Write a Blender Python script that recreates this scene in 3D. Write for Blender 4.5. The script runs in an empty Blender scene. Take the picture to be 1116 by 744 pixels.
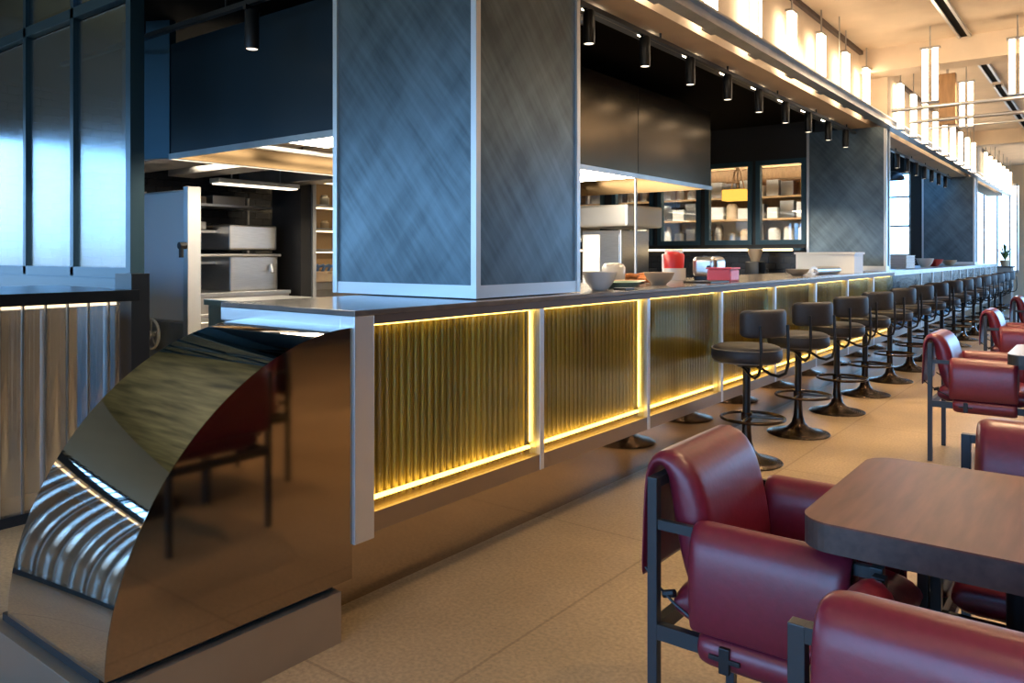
import bpy, bmesh, math, random
from mathutils import Vector, Matrix
random.seed(7)
PI = math.pi
sc = bpy.context.scene
C = bpy.data.collections.new('restaurant'); sc.collection.children.link(C)

# ------------------------------------------------------------------ materials
def mat(name, col, rough=.5, metal=0., **k):
    m = bpy.data.materials.new(name); m.use_nodes = True
    nt = m.node_tree; b = nt.nodes['Principled BSDF']
    b.inputs['Base Color'].default_value = (*col, 1)
    b.inputs['Roughness'].default_value = rough
    b.inputs['Metallic'].default_value = metal
    if 'spec' in k: b.inputs['Specular IOR Level'].default_value = k['spec']
    if 'coat' in k:
        b.inputs['Coat Weight'].default_value = k['coat']; b.inputs['Coat Roughness'].default_value = k.get('coat_rough', .1)
    if 'sheen' in k: b.inputs['Sheen Weight'].default_value = k['sheen']
    v = k.get('vary')          # (scale, amount, stretch xyz, rotation)
    if v:
        N = nt.nodes; L = nt.links
        tc = N.new('ShaderNodeTexCoord'); mp = N.new('ShaderNodeMapping')
        mp.inputs['Scale'].default_value = v[2] if len(v) > 2 else (1, 1, 1)
        if len(v) > 3: mp.inputs['Rotation'].default_value = v[3]
        no = N.new('ShaderNodeTexNoise'); no.inputs['Scale'].default_value = v[0]; no.inputs['Detail'].default_value = 6
        L.new(tc.outputs['Object'], mp.inputs['Vector']); L.new(mp.outputs['Vector'], no.inputs['Vector'])
        r = N.new('ShaderNodeValToRGB')
        r.color_ramp.elements[0].position = .3; r.color_ramp.elements[1].position = .72
        a = v[1]
        r.color_ramp.elements[0].color = (*[max(0, c*(1-a)) for c in col], 1)
        r.color_ramp.elements[1].color = (*[min(1, c*(1+a)) for c in col], 1)
        L.new(no.outputs['Fac'], r.inputs['Fac']); L.new(r.outputs['Color'], b.inputs['Base Color'])
        if k.get('bump'):
            bu = N.new('ShaderNodeBump'); bu.inputs['Strength'].default_value = k['bump']; bu.inputs['Distance'].default_value = .01
            L.new(no.outputs['Fac'], bu.inputs['Height']); L.new(bu.outputs['Normal'], b.inputs['Normal'])
        if k.get('rvar'):
            mr = N.new('ShaderNodeMapRange'); mr.inputs['From Min'].default_value = .3; mr.inputs['From Max'].default_value = .7
            mr.inputs['To Min'].default_value = rough-k['rvar']; mr.inputs['To Max'].default_value = rough+k['rvar']
            L.new(no.outputs['Fac'], mr.inputs['Value']); L.new(mr.outputs['Result'], b.inputs['Roughness'])
    return m

def emis(name, col, s):
    m = bpy.data.materials.new(name); m.use_nodes = True
    nt = m.node_tree; nt.nodes.clear()
    e = nt.nodes.new('ShaderNodeEmission'); o = nt.nodes.new('ShaderNodeOutputMaterial')
    e.inputs['Color'].default_value = (*col, 1); e.inputs['Strength'].default_value = s
    nt.links.new(e.outputs[0], o.inputs[0]); return m

def sheet_glass(name, tint, refl=.12, rough=.03, see=1.0, diff=None, bump=None):
    """thin glass: see-through share, gloss share and an optional milky diffuse share"""
    m = bpy.data.materials.new(name); m.use_nodes = True
    nt = m.node_tree; nt.nodes.clear(); N = nt.nodes; L = nt.links
    o = N.new('ShaderNodeOutputMaterial'); t = N.new('ShaderNodeBsdfTransparent'); t.inputs['Color'].default_value = (*tint, 1)
    g = N.new('ShaderNodeBsdfGlossy'); g.inputs['Roughness'].default_value = rough; g.inputs['Color'].default_value = (.9, .93, .95, 1)
    base = t.outputs[0]
    if diff:
        d = N.new('ShaderNodeBsdfTranslucent'); d.inputs['Color'].default_value = (*diff, 1)
        d2 = N.new('ShaderNodeBsdfDiffuse'); d2.inputs['Color'].default_value = (*diff, 1)
        md = N.new('ShaderNodeMixShader'); md.inputs[0].default_value = .5
        L.new(d.outputs[0], md.inputs[1]); L.new(d2.outputs[0], md.inputs[2])
        mm = N.new('ShaderNodeMixShader'); mm.inputs[0].default_value = see
        L.new(md.outputs[0], mm.inputs[1]); L.new(t.outputs[0], mm.inputs[2]); base = mm.outputs[0]
    mx = N.new('ShaderNodeMixShader')
    lw = N.new('ShaderNodeLayerWeight'); lw.inputs['Blend'].default_value = .25
    mr = N.new('ShaderNodeMapRange'); mr.inputs['To Min'].default_value = refl; mr.inputs['To Max'].default_value = min(1, refl+.32)
    L.new(lw.outputs['Facing'], mr.inputs['Value']); L.new(mr.outputs['Result'], mx.inputs[0])
    L.new(base, mx.inputs[1]); L.new(g.outputs[0], mx.inputs[2]); L.new(mx.outputs[0], o.inputs[0])
    return m

def brushed(name, col, rough, metal, amt, spec=.5):
    """dark slate-metal cladding with crossing diagonal brush marks"""
    m = mat(name, col, rough, metal, spec=spec); nt = m.node_tree; N = nt.nodes; L = nt.links; b = N['Principled BSDF']
    tc = N.new('ShaderNodeTexCoord'); sep = N.new('ShaderNodeSeparateXYZ'); L.new(tc.outputs['Object'], sep.inputs[0])
    ad = N.new('ShaderNodeMath'); ad.operation = 'ADD'; L.new(sep.outputs[0], ad.inputs[0]); L.new(sep.outputs[1], ad.inputs[1])
    cb = N.new('ShaderNodeCombineXYZ'); L.new(ad.outputs[0], cb.inputs[0]); L.new(sep.outputs[2], cb.inputs[1])
    outs = []
    for ang, s, sx in ((52, 9, .16), (-48, 9, .18), (50, 40, .08)):
        mp = N.new('ShaderNodeMapping'); mp.inputs['Rotation'].default_value = (0, 0, math.radians(ang)); 
        m2 = N.new('ShaderNodeMapping'); m2.inputs['Scale'].default_value = (sx, 1, 1)
        no = N.new('ShaderNodeTexNoise'); no.inputs['Scale'].default_value = s; no.inputs['Detail'].default_value = 5
        L.new(cb.outputs[0], mp.inputs[0]); L.new(mp.outputs[0], m2.inputs[0]); L.new(m2.outputs[0], no.inputs['Vector']); outs.append(no.outputs['Fac'])
    bl = N.new('ShaderNodeTexNoise'); bl.inputs['Scale'].default_value = 2.2; bl.inputs['Detail'].default_value = 7; L.new(tc.outputs['Object'], bl.inputs['Vector'])
    outs.append(bl.outputs['Fac'])
    s = outs[0]
    for q in outs[1:]:
        a = N.new('ShaderNodeMath'); a.operation = 'ADD'; L.new(s, a.inputs[0]); L.new(q, a.inputs[1]); s = a.outputs[0]
    mr = N.new('ShaderNodeMapRange'); mr.inputs['From Min'].default_value = 1.65; mr.inputs['From Max'].default_value = 2.35
    L.new(s, mr.inputs['Value'])
    r = N.new('ShaderNodeValToRGB'); L.new(mr.outputs[0], r.inputs[0])
    r.color_ramp.elements[0].color = (*[c*(1-amt) for c in col], 1); r.color_ramp.elements[1].color = (*[min(1, c*(1+amt)) for c in col], 1)
    L.new(r.outputs[0], b.inputs['Base Color'])
    return m

def floor_mat():
    m = mat('polished_concrete', (.42, .32, .21), .38, 0, spec=.45); nt = m.node_tree; N = nt.nodes; L = nt.links; b = N['Principled BSDF']
    tc = N.new('ShaderNodeTexCoord')
    n1 = N.new('ShaderNodeTexNoise'); n1.inputs['Scale'].default_value = 1.3; n1.inputs['Detail'].default_value = 8
    n2 = N.new('ShaderNodeTexNoise'); n2.inputs['Scale'].default_value = 70; n2.inputs['Detail'].default_value = 3
    vo = N.new('ShaderNodeTexVoronoi'); vo.inputs['Scale'].default_value = 28
    for n in (n1, n2, vo): L.new(tc.outputs['Object'], n.inputs['Vector'])
    r1 = N.new('ShaderNodeValToRGB'); r1.color_ramp.elements[0].position = .3; r1.color_ramp.elements[1].position = .7
    r1.color_ramp.elements[0].color = (.27, .20, .12, 1); r1.color_ramp.elements[1].color = (.44, .33, .20, 1); L.new(n1.outputs['Fac'], r1.inputs[0])
    r2 = N.new('ShaderNodeValToRGB'); r2.color_ramp.elements[0].position = .35; r2.color_ramp.elements[1].position = .65
    r2.color_ramp.elements[0].color = (.80, .80, .80, 1); r2.color_ramp.elements[1].color = (1.12, 1.1, 1.08, 1); L.new(n2.outputs['Fac'], r2.inputs[0])
    mx = N.new('ShaderNodeMix'); mx.data_type = 'RGBA'; mx.blend_type = 'MULTIPLY'; mx.inputs[0].default_value = 1
    L.new(r1.outputs[0], mx.inputs[6]); L.new(r2.outputs[0], mx.inputs[7])
    r3 = N.new('ShaderNodeValToRGB'); r3.color_ramp.elements[0].position = .05; r3.color_ramp.elements[1].position = .12
    r3.color_ramp.elements[0].color = (.6, .58, .55, 1); r3.color_ramp.elements[1].color = (1, 1, 1, 1); L.new(vo.outputs['Distance'], r3.inputs[0])
    m2 = N.new('ShaderNodeMix'); m2.data_type = 'RGBA'; m2.blend_type = 'MULTIPLY'; m2.inputs[0].default_value = .8
    L.new(mx.outputs[2], m2.inputs[6]); L.new(r3.outputs[0], m2.inputs[7])
    br = N.new('ShaderNodeTexBrick'); br.offset = 0; br.inputs['Scale'].default_value = 1; br.inputs['Brick Width'].default_value = 1.6; br.inputs['Row Height'].default_value = 1.6
    br.inputs['Mortar Size'].default_value = .006; br.inputs['Color1'].default_value = br.inputs['Color2'].default_value = (1, 1, 1, 1); br.inputs['Mortar'].default_value = (.72, .7, .68, 1)
    L.new(tc.outputs['Object'], br.inputs['Vector'])
    m3 = N.new('ShaderNodeMix'); m3.data_type = 'RGBA'; m3.blend_type = 'MULTIPLY'; m3.inputs[0].default_value = 1
    L.new(m2.outputs[2], m3.inputs[6]); L.new(br.outputs['Color'], m3.inputs[7]); L.new(m3.outputs[2], b.inputs['Base Color'])
    mr = N.new('ShaderNodeMapRange'); mr.inputs['To Min'].default_value = .3; mr.inputs['To Max'].default_value = .52; L.new(n1.outputs['Fac'], mr.inputs[0]); L.new(mr.outputs[0], b.inputs['Roughness'])
    return m

def tile_mat(name, c1, mortar, w, h, rough):
    m = mat(name, c1, rough); nt = m.node_tree; N = nt.nodes; L = nt.links; b = N['Principled BSDF']
    tc = N.new('ShaderNodeTexCoord'); sep = N.new('ShaderNodeSeparateXYZ'); L.new(tc.outputs['Object'], sep.inputs[0])
    ad = N.new('ShaderNodeMath'); ad.operation = 'ADD'; L.new(sep.outputs[0], ad.inputs[0]); L.new(sep.outputs[1], ad.inputs[1])
    cb = N.new('ShaderNodeCombineXYZ'); L.new(ad.outputs[0], cb.inputs[0]); L.new(sep.outputs[2], cb.inputs[1])
    br = N.new('ShaderNodeTexBrick'); br.inputs['Scale'].default_value = 1; br.inputs['Brick Width'].default_value = w; br.inputs['Row Height'].default_value = h
    br.inputs['Mortar Size'].default_value = .004; br.inputs['Color1'].default_value = (*c1, 1); br.inputs['Color2'].default_value = (*[c*1.5 for c in c1], 1)
    br.inputs['Mortar'].default_value = (*mortar, 1); L.new(cb.outputs[0], br.inputs['Vector']); L.new(br.outputs['Color'], b.inputs['Base Color'])
    return m

M = {}
M['floor'] = floor_mat()
M['plaster'] = mat('warm_plaster', (.66, .545, .425), .8, vary=(3, .08))
M['bronze_plaster'] = mat('bronze_plaster', (.46, .31, .12), .5, .3, vary=(1.6, .55, (1, 3.5, 1), (0, 0, .6)))
M['wallpaint'] = mat('wall_paint', (.55, .45, .34), .8, vary=(2, .05))
M['black_paint'] = mat('black_paint', (.012, .012, .013), .45)
M['matte_black'] = mat('matte_black', (.008, .007, .006), .95, 0, spec=.05)
M['black_tile'] = tile_mat('black_tile', (.02, .02, .022), (.004, .004, .004), .2, .08, .25)
M['clad'] = brushed('slate_metal_cladding', (.122, .158, .18), .36, .92, .28)
M['hood'] = mat('dark_bronzed_steel', (.10, .068, .036), .22, .95, vary=(2, .1))
M['hood_end'] = mat('navy_steel', (.010, .024, .036), .35, .3)  # canopy end panel: darker and bluer than the front panels
M['steel'] = mat('brushed_steel', (.62, .62, .62), .3, 1, vary=(8, .08, (1, 1, 12)))
M['pale_steel'] = mat('pale_satin_steel', (.66, .67, .68), .38, .85)
M['dull_steel'] = mat('dull_steel', (.42, .41, .40), .38, 1, vary=(5, .15))
M['plinth'] = mat('bronze_tinted_steel', (.40, .35, .30), .34, .9, vary=(3, .06))
M['mirror'] = mat('mirror_steel', (.66, .60, .54), .03, 1)
M['tint_mirror'] = mat('bronze_mirror', (.34, .265, .20), .06, 1)
M['kick'] = mat('mirror_kick_steel', (.50, .40, .31), .07, 1)
M['rail_bronze'] = mat('satin_bronze_rail', (.30, .23, .17), .35, .9)
M['counter'] = mat('counter_stone', (.16, .14, .13), .18, .3, vary=(10, .2))
M['counter_edge'] = mat('counter_edge_bronze', (.085, .062, .052), .5, .2)
M['gold'] = mat('brass_backing', (.33, .26, .075), .42, .7, vary=(1.5, .4, (6, 6, .5)))
M['dark_back'] = mat('backing_daylight_tint', (.06, .11, .15), .5, .5)  # blue daylight on the far panels, put into the backing colour
def ribglass(name, col, rough):
    m = mat(name, col, rough); b = m.node_tree.nodes['Principled BSDF']; b.inputs['Transmission Weight'].default_value = 1; b.inputs['IOR'].default_value = 1.16; return m
M['flute'] = sheet_glass('fluted_glass_amber', (.90, .86, .62), .03, .12)
M['flute_blue'] = sheet_glass('fluted_glass_daylight_tint', (.7, .85, .95), .02, .12, .75, (.04, .07, .09))  # same daylight blue mixed into the glass tint
M['flute_left'] = sheet_glass('fluted_glass_smoke', (.8, .82, .82), .25, .08, .6, (.42, .38, .33))
M['led'] = emis('warm_led', (1, .66, .24), 10)
M['led_soft'] = emis('warm_led_soft', (1, .74, .42), 6)
M['tube'] = emis('warm_tube_light', (1, .75, .48), 16)
M['amber'] = emis('amber_lantern_glow', (1, .50, .08), 2)
M['spotface'] = emis('spot_lens', (1, .85, .65), 3)
M['kitchen_light'] = emis('kitchen_light_diffuser', (1, .84, .62), 22)
M['store_light'] = emis('store_light_diffuser', (1, .86, .66), 34)
M['black_metal'] = mat('black_powder_coat', (.018, .019, .021), .38, .5)
M['frame'] = mat('blackened_steel_frame', (.03, .033, .037), .42, .4)
M['navy_frame'] = mat('navy_window_frame', (.035, .085, .12), .4, .5)
M['bronze'] = mat('bronzed_base', (.055, .038, .028), .25, .9)
M['leather'] = mat('burgundy_leather', (.14, .010, .024), .36, 0, spec=.5, vary=(60, .10), bump=.05, coat=.1, coat_rough=.28)
M['stool_seat'] = mat('charcoal_upholstery', (.018, .020, .026), .55, 0, vary=(40, .2), bump=.05)
M['piping'] = mat('grey_piping', (.18, .16, .13), .6)
M['wood'] = mat('walnut_veneer', (.12, .044, .030), .40, 0, vary=(5, .28, (9, 1, 9)), spec=.25)
M['wood_edge'] = mat('dark_wood_edge', (.05, .03, .026), .45, 0, vary=(5, .3, (9, 1, 9)))
M['grey_top'] = mat('grey_laminate', (.33, .33, .33), .3)
M['timber'] = mat('pale_timber', (.4, .24, .12), .5, 0, vary=(4, .2, (6, 6, 1)))
M['white_panel'] = mat('white_enamel', (.82, .86, .9), .45)
M['ceramic'] = mat('white_ceramic', (.78, .76, .72), .25)
M['cream'] = mat('cream_ceramic', (.62, .48, .33), .4)
M['mint'] = mat('mint_ceramic', (.36, .52, .42), .3)
M['orange'] = mat('orange_veg', (.62, .22, .06), .5)
M['pink'] = mat('pink_plastic', (.62, .09, .14), .35)
M['red'] = mat('red_plastic', (.6, .03, .03), .35)
M['blue_plastic'] = mat('blue_cloth', (.12, .22, .45), .6)
M['plastic'] = mat('white_plastic', (.72, .73, .72), .45)
M['glass'] = sheet_glass('clear_glass', (.95, .97, .97), .10, .01)
M['smoked'] = sheet_glass('smoked_reeded_glass', (.86, .94, 1), .15, .2, .8, (.07, .12, .16))
M['jar'] = mat('jar_amber', (.45, .28, .1), .2)
M['shelfwood'] = mat('shelf_oak', (.5, .33, .17), .5)
M['green'] = mat('leaf_green', (.07, .14, .04), .5)

# ------------------------------------------------------------------ mesh helpers
class B:
    def __init__(s): s.bm = bmesh.new()
    def box(s, x0, x1, y0, y1, z0, z1, bev=0, seg=2, rot=None, mi=0):
        tmp = bmesh.new(); bmesh.ops.create_cube(tmp, size=1)
        for v in tmp.verts:
            v.co = Vector(((x0+x1)/2+v.co.x*(x1-x0), (y0+y1)/2+v.co.y*(y1-y0), (z0+z1)/2+v.co.z*(z1-z0)))
        if bev: bmesh.ops.bevel(tmp, geom=tmp.edges[:], offset=bev, segments=seg, profile=.6, affect='EDGES')
        s._add(tmp, rot, mi); return s
    def _add(s, tmp, rot=None, mi=0):
        if rot is not None: bmesh.ops.transform(tmp, matrix=rot, verts=tmp.verts)
        vm = {}
        for v in tmp.verts: vm[v] = s.bm.verts.new(v.co)
        for f in tmp.faces:
            nf = s.bm.faces.new([vm[v] for v in f.verts]); nf.material_index = mi
        tmp.free()
    def lathe(s, prof, cx=0, cy=0, n=28, close=True):
        rings = []
        for r, z in prof:
            if r < 1e-5: rings.append([s.bm.verts.new((cx, cy, z))])
            else: rings.append([s.bm.verts.new((cx+r*math.cos(2*PI*i/n), cy+r*math.sin(2*PI*i/n), z)) for i in range(n)])
        for a, b in zip(rings, rings[1:]):
            for i in range(n):
                j = (i+1) % n
                if len(a) == 1 and len(b) == 1: continue
                if len(a) == 1: s.bm.faces.new((a[0], b[j], b[i]))
                elif len(b) == 1: s.bm.faces.new((a[i], a[j], b[0]))
                else: s.bm.faces.new((a[i], a[j], b[j], b[i]))
        if close:
            for r, fl in ((rings[0], True), (rings[-1], False)):
                if len(r) > 1: s.bm.faces.new(list(reversed(r)) if fl else r)
        return s
    def tube(s, pts, r, n=10, closed=False):
        pts = [Vector(p) for p in pts]; N = len(pts); rings = []; up = None
        for i, p in enumerate(pts):
            a = pts[(i-1) % N] if (closed or i > 0) else p
            b = pts[(i+1) % N] if (closed or i < N-1) else p
            t = (b-a).normalized()
            if up is None: up = t.orthogonal().normalized()
            up = (up - t*up.dot(t)).normalized(); w = t.cross(up)
            rings.append([s.bm.verts.new(p+(up*math.cos(2*PI*k/n)+w*math.sin(2*PI*k/n))*r) for k in range(n)])
        rng = range(N) if closed else range(N-1)
        for i in rng:
            a, b = rings[i], rings[(i+1) % N]
            for k in range(n):
                s.bm.faces.new((a[k], a[(k+1) % n], b[(k+1) % n], b[k]))
        if not closed:
            s.bm.faces.new(list(reversed(rings[0]))); s.bm.faces.new(rings[-1])
        return s
    def bar(s, p0, p1, w, h=None):
        """square bar between two points"""
        p0, p1 = Vector(p0), Vector(p1); h = h or w
        t = (p1-p0).normalized(); up = Vector((0, 0, 1)) if abs(t.z) < .9 else Vector((0, 1, 0))
        sd = t.cross(up).normalized(); up = sd.cross(t)
        v = [[s.bm.verts.new(p+sd*a*w/2+up*b*h/2) for a, b in ((-1, -1), (1, -1), (1, 1), (-1, 1))] for p in (p0, p1)]
        for k in range(4): s.bm.faces.new((v[0][k], v[0][(k+1) % 4], v[1][(k+1) % 4], v[1][k]))
        s.bm.faces.new(v[0][::-1]); s.bm.faces.new(v[1]); return s
    def ribbon(s, cl, us, thick, taper=.5, axis='x', end=.03, sag=None):
        """soft leather slab: centre line cl in a plane, extruded over us along axis, rounded at both ends of the run"""
        n = len(cl); secs = []
        nor = []
        for i in range(n):
            a = Vector(cl[max(0, i-1)]); b = Vector(cl[min(n-1, i+1)]); t = (b-a).normalized(); nor.append(Vector((-t.y, t.x)))
        u0, u1 = us[0], us[-1]
        for u in us:
            e = min(u-u0, u1-u); f = 1 if e >= end else math.sqrt(max(0, 1-(1-e/end)**2))*(1-.25)+.25
            th = [thick[i]*f for i in range(n)]
            puff = 1 if sag is None else 1+sag*math.sin(PI*(u-u0)/(u1-u0))
            L_ = [Vector(cl[i])+nor[i]*th[i]*.5*puff for i in range(n)]; R_ = [Vector(cl[i])-nor[i]*th[i]*.5 for i in range(n)]
            loop = L_+R_[::-1]
            vs = []
            for p in loop:
                vs.append(s.bm.verts.new((u, p.x, p.y) if axis == 'x' else (p.x, u, p.y)))
            secs.append(vs)
        k = len(secs[0])
        for a, b in zip(secs, secs[1:]):
            for i in range(k): s.bm.faces.new((a[i], a[(i+1) % k], b[(i+1) % k], b[i]))
        for sec, fl in ((secs[0], 1), (secs[-1], 0)):
            for i in range(n-1):
                q = (sec[i], sec[i+1], sec[k-2-i], sec[k-1-i]); s.bm.faces.new(q[::-1] if fl else q)
        return s
    def obj(s, name, m, parent=None, smooth=False, loc=None, rz=0, subd=0):
        bmesh.ops.recalc_face_normals(s.bm, faces=s.bm.faces)
        me = bpy.data.meshes.new(name); s.bm.to_mesh(me); s.bm.free()
        if isinstance(m, (list, tuple)):
            for q in m: me.materials.append(M[q])
        else: me.materials.append(M[m])
        o = bpy.data.objects.new(name, me); C.objects.link(o)
        if smooth:
            for p in me.polygons: p.use_smooth = True
            try:
                me.set_sharp_from_angle(angle=math.radians(smooth if smooth is not True else 40))
            except Exception: pass
        if subd:
            md = o.modifiers.new('s', 'SUBSURF'); md.levels = md.render_levels = subd
        if parent: o.parent = parent
        if loc: o.location = loc
        if rz: o.rotation_euler.z = rz
        return o
def tag(o, label=None, cat=None, group=None, kind=None):
    if label: o['label'] = label
    if cat: o['category'] = cat
    if group: o['group'] = group
    if kind: o['kind'] = kind
    return o
def thing(name, label, cat, loc=(0, 0, 0), rz=0, group=None):
    o = bpy.data.objects.new(name, None); C.objects.link(o); o.location = loc; o.rotation_euler.z = rz; o.empty_display_size = .1
    return tag(o, label, cat, group)
def dup(root, loc=None, rz=None, label=None, group=None):
    def cp(o, par):
        c = o.copy(); C.objects.link(c)
        if par: c.parent = par
        for ch in list(o.children): cp(ch, c)
        return c
    r = cp(root, None)
    if loc is not None: r.location = loc
    if rz is not None: r.rotation_euler.z = rz
    if label: r['label'] = label
    if group: r['group'] = group
    return r
def struct(name, b, m, **k):
    o = b.obj(name, m, **k); o['kind'] = 'structure'; return o

# ================================================================== SETTING
# world axes: +Y runs along the bar away from the camera, -X points from the dining floor across the bar into the kitchen
CEIL = 3.62
struct('floor', B().box(-8.6, 5, -4.5, 24, -.1, 0), 'floor')
struct('ceiling', B().box(-2.3, 5, -4.5, 24, CEIL, CEIL+.1), 'plaster')
struct('ceiling_kitchen', B().box(-8.6, -2.64, 2.56, 10.2, 3.0, 3.1), 'matte_black')
struct('ceiling_entrance', B().box(-8.6, -2.36, -4.5, 2.7, CEIL, CEIL+.1), 'bronze_plaster')
struct('trim_15', B().box(-4.9, -2.64, 2.46, 2.56, 3.0, CEIL).box(-8.6, -4.9, 2.7, 2.76, 3.1, CEIL), 'black_paint')
struct('ceiling_kitchen_far', B().box(-8.6, -2.64, 12.7, 17.8, 3.3, 3.4), 'matte_black')
struct('wall_left', B().box(-8.7, -8.6, 2.3, 17.8, 0, CEIL), 'black_tile')
LWZ0, LWZ1 = .45, 2.5
b = B().box(-8.7, -8.6, -4.5, 2.3, 0, LWZ0).box(-8.7, -8.6, -4.5, 2.3, LWZ1, CEIL)
for y in (-4.5, -1.2, 2.2): b.box(-8.7, -8.6, y, y+.1, LWZ0, LWZ1)
struct('wall_left_front', b, 'wallpaint')
b = B()
for k in range(13): y = -4.45+6.7*k/12; b.box(-8.68, -8.62, y-.025, y+.025, LWZ0, LWZ1)
for z in (LWZ0+.03, 1.15, LWZ1-.03): b.box(-8.675, -8.625, -4.5, 2.3, z-.03, z+.03)
for k in range(56): y = -4.4+6.6*k/55; b.box(-8.60, -8.53, y-.006, y+.006, 1.2, LWZ1)
struct('window_30', b, 'frame')
# soffit over the bar and the bulkhead above it
struct('trim_1', B().box(-2.64, -2.3, -4.5, 24, 2.84, 2.9).box(-2.36, -2.3, -4.5, 24, 2.9, CEIL), 'plaster')
struct('trim_2', B().box(-2.70, -2.64, -4.5, 10.2, 2.84, 3.1), 'black_paint')
# window wall behind the camera
def glazed_wall(name, x0, x1, y, th, zb, zt, openings, m='wallpaint', ztop=CEIL):
    b = B(); xs = x0
    for a, c in openings:
        b.box(xs, a, y, y+th, 0, ztop) if a > xs+.001 else None
        b.box(a, c, y, y+th, 0, zb) if zb > 0 else None
        b.box(a, c, y, y+th, zt, ztop); xs = c
    if x1 > xs+.001: b.box(xs, x1, y, y+th, 0, ztop)
    return struct(name, b, m)
front_open = [(-8.2, -5.4), (-5.1, -2.4), (-2.1, .5), (.8, 3.4)]
glazed_wall('wall_front', -8.6, 5, -4.6, .1, .25, 3.3, front_open)
for i, (a, c) in enumerate(front_open):
    w = thing('window_%d' % (i+1), 'tall daylight window with dark mullions in the front wall', 'window', ((a+c)/2, -4.55, 0)); del w['label']; del w['category']
    w['kind'] = 'structure'
    b = B(); W = (c-a)/2
    for k in range(5): x = -W+k*(2*W)/4; b.box(x-.03, x+.03, -.04, .04, .25, 3.3)
    for z in (.28, 1.05, 2.5, 3.27): b.box(-W, W, -.035, .035, z-.03, z+.03)
    b.obj('window_frame', 'frame', w)
    b = B(); n = int(2*W/.16)
    for k in range(n): x = -W+(k+.5)*2*W/n; b.box(x-.012, x+.012, .06, .14, 1.08, 3.25)
    b.obj('blind', 'frame', w)
# right-hand wall, with windows along the far half
b = B(); segs = [(-4.5, 15.5, 0), (15.5, 22.5, 1), (22.5, 24, 0)]
for y0, y1, op in segs:
    if op: b.box(5, 5.1, y0, y1, 0, .5).box(5, 5.1, y0, y1, 3.1, CEIL)
    else: b.box(5, 5.1, y0, y1, 0, CEIL)
struct('wall_right', b, 'wallpaint')
struct('trim_12', B().box(4.96, 5, -4.5, 15.5, 0, 2.9), 'wood_edge')
wi = 5
for y0, y1, op in segs:
    if not op: continue
    b = B(); n = int((y1-y0)/1.2)
    for k in range(n+1): y = y0+k*(y1-y0)/n; b.box(5.0, 5.08, y-.03, y+.03, .5, 3.1)
    for z in (.53, 1.4, 3.07): b.box(5.01, 5.07, y0, y1, z-.03, z+.03)
    struct('window_%d' % wi, b, 'frame'); wi += 1
# far wall: plaster on the dining side, tall glazing by the bar
b = B().box(-1.95, -.3, 24, 24.1, 0, CEIL).box(-.3, 5, 24, 24.1, 0, .3).box(-.3, 5, 24, 24.1, 3.2, CEIL).box(-3.1, -1.95, 24, 24.1, 3.15, CEIL).box(-3.1, -1.95, 24, 24.1, 0, .85)
struct('wall_far', b, 'wallpaint')
b = B()
for x in (-3.05, -2.72, -2.42, -2.14, -1.98): b.box(x-.02, x+.02, 23.98, 24.06, .85, 3.15)
b.box(-3.1, -1.95, 23.98, 24.06, .85, .91).box(-3.1, -1.95, 23.98, 24.06, 3.09, 3.15)
struct('window_%d' % wi, b, 'pale_steel'); wi += 1
# kitchen partition with internal windows (across the end of the first bay)
WIN = [(-3.72, -3.13), (-4.43, -3.83), (-5.15, -4.56), (-5.9, -5.28), (-6.8, -6.1), (-7.7, -7.0)][::-1]
b = B(); xs = -8.6
for a, c in WIN:
    b.box(xs, a, 10.2, 10.32, 0, 3.1); b.box(a, c, 10.2, 10.32, 0, 1.48); b.box(a, c, 10.2, 10.32, 2.5, 3.1); xs = c
b.box(xs, -3.08, 10.2, 10.32, 0, 3.1).box(-3.08, -2.64, 10.2, 10.32, 2.84, 3.1)
struct('wall_kitchen', b, 'black_paint')
struct('trim_3', B().box(-8.6, -3.08, 10.185, 10.2, .9, 1.33), 'black_tile')
for a, c in WIN:
    w = thing('window_%d' % wi, '', '', ((a+c)/2, 10.2, 0)); wi += 1; w['kind'] = 'structure'
    if 'label' in w: del w['label']
    if 'category' in w: del w['category']
    h = (c-a)/2
    B().box(-h-.03, -h+.03, -.03, .05, 1.44, 2.54).box(h-.03, h+.03, -.03, .05, 1.44, 2.54).box(-h+.03, h-.03, -.03, .05, 1.44, 1.5).box(-h+.03, h-.03, -.03, .05, 2.48, 2.54).obj('window_frame', 'navy_frame', w)
    B().box(-h+.03, h-.03, .0, .008, 1.5, 2.48).obj('window_pane', 'glass', w)
# the lit store room behind those windows
struct('wall_store', B().box(-8.6, -3.08, 12.6, 12.7, 0, 3.1).box(-3.1, -3.0, 10.2, 12.6, 0, 3.1), 'wallpaint')
struct('ceiling_store', B().box(-8.6, -3.0, 10.32, 12.7, 3.1, 3.2), 'plaster')
# second bay partition with a bright outside window
b = B().box(-3.3, -3.0, 17.7, 17.8, 0, 3.4).box(-4.7, -3.3, 17.7, 17.8, 0, 1.0).box(-4.7, -3.3, 17.7, 17.8, 3.0, 3.4).box(-8.6, -4.7, 17.7, 17.8, 0, 3.4)
struct('wall_bay', b, 'black_paint')
b = B()
for x in (-4.68, -4.1, -3.72, -3.32): b.box(x-.02, x+.02, 17.72, 17.77, 1.0, 3.0)
for z in (1.02, 1.3, 1.9, 2.5, 2.98): b.box(-4.7, -3.3, 17.72, 17.77, z-.02, z+.02)
struct('window_%d' % wi, b, 'pale_steel'); wi += 1
struct('wall_end', B().box(-3.1, -3.0, 17.8, 24, 0, 3.4), 'black_paint')
struct('trim_14', B().box(-3.1, -2.6, 17.7, 24, 3.3, 3.4), 'black_paint')
b = B()
for k in range(7): x = -.3+5.3*k/6; b.box(x-.03, x+.03, 24.0, 24.07, .3, 3.2)
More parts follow.
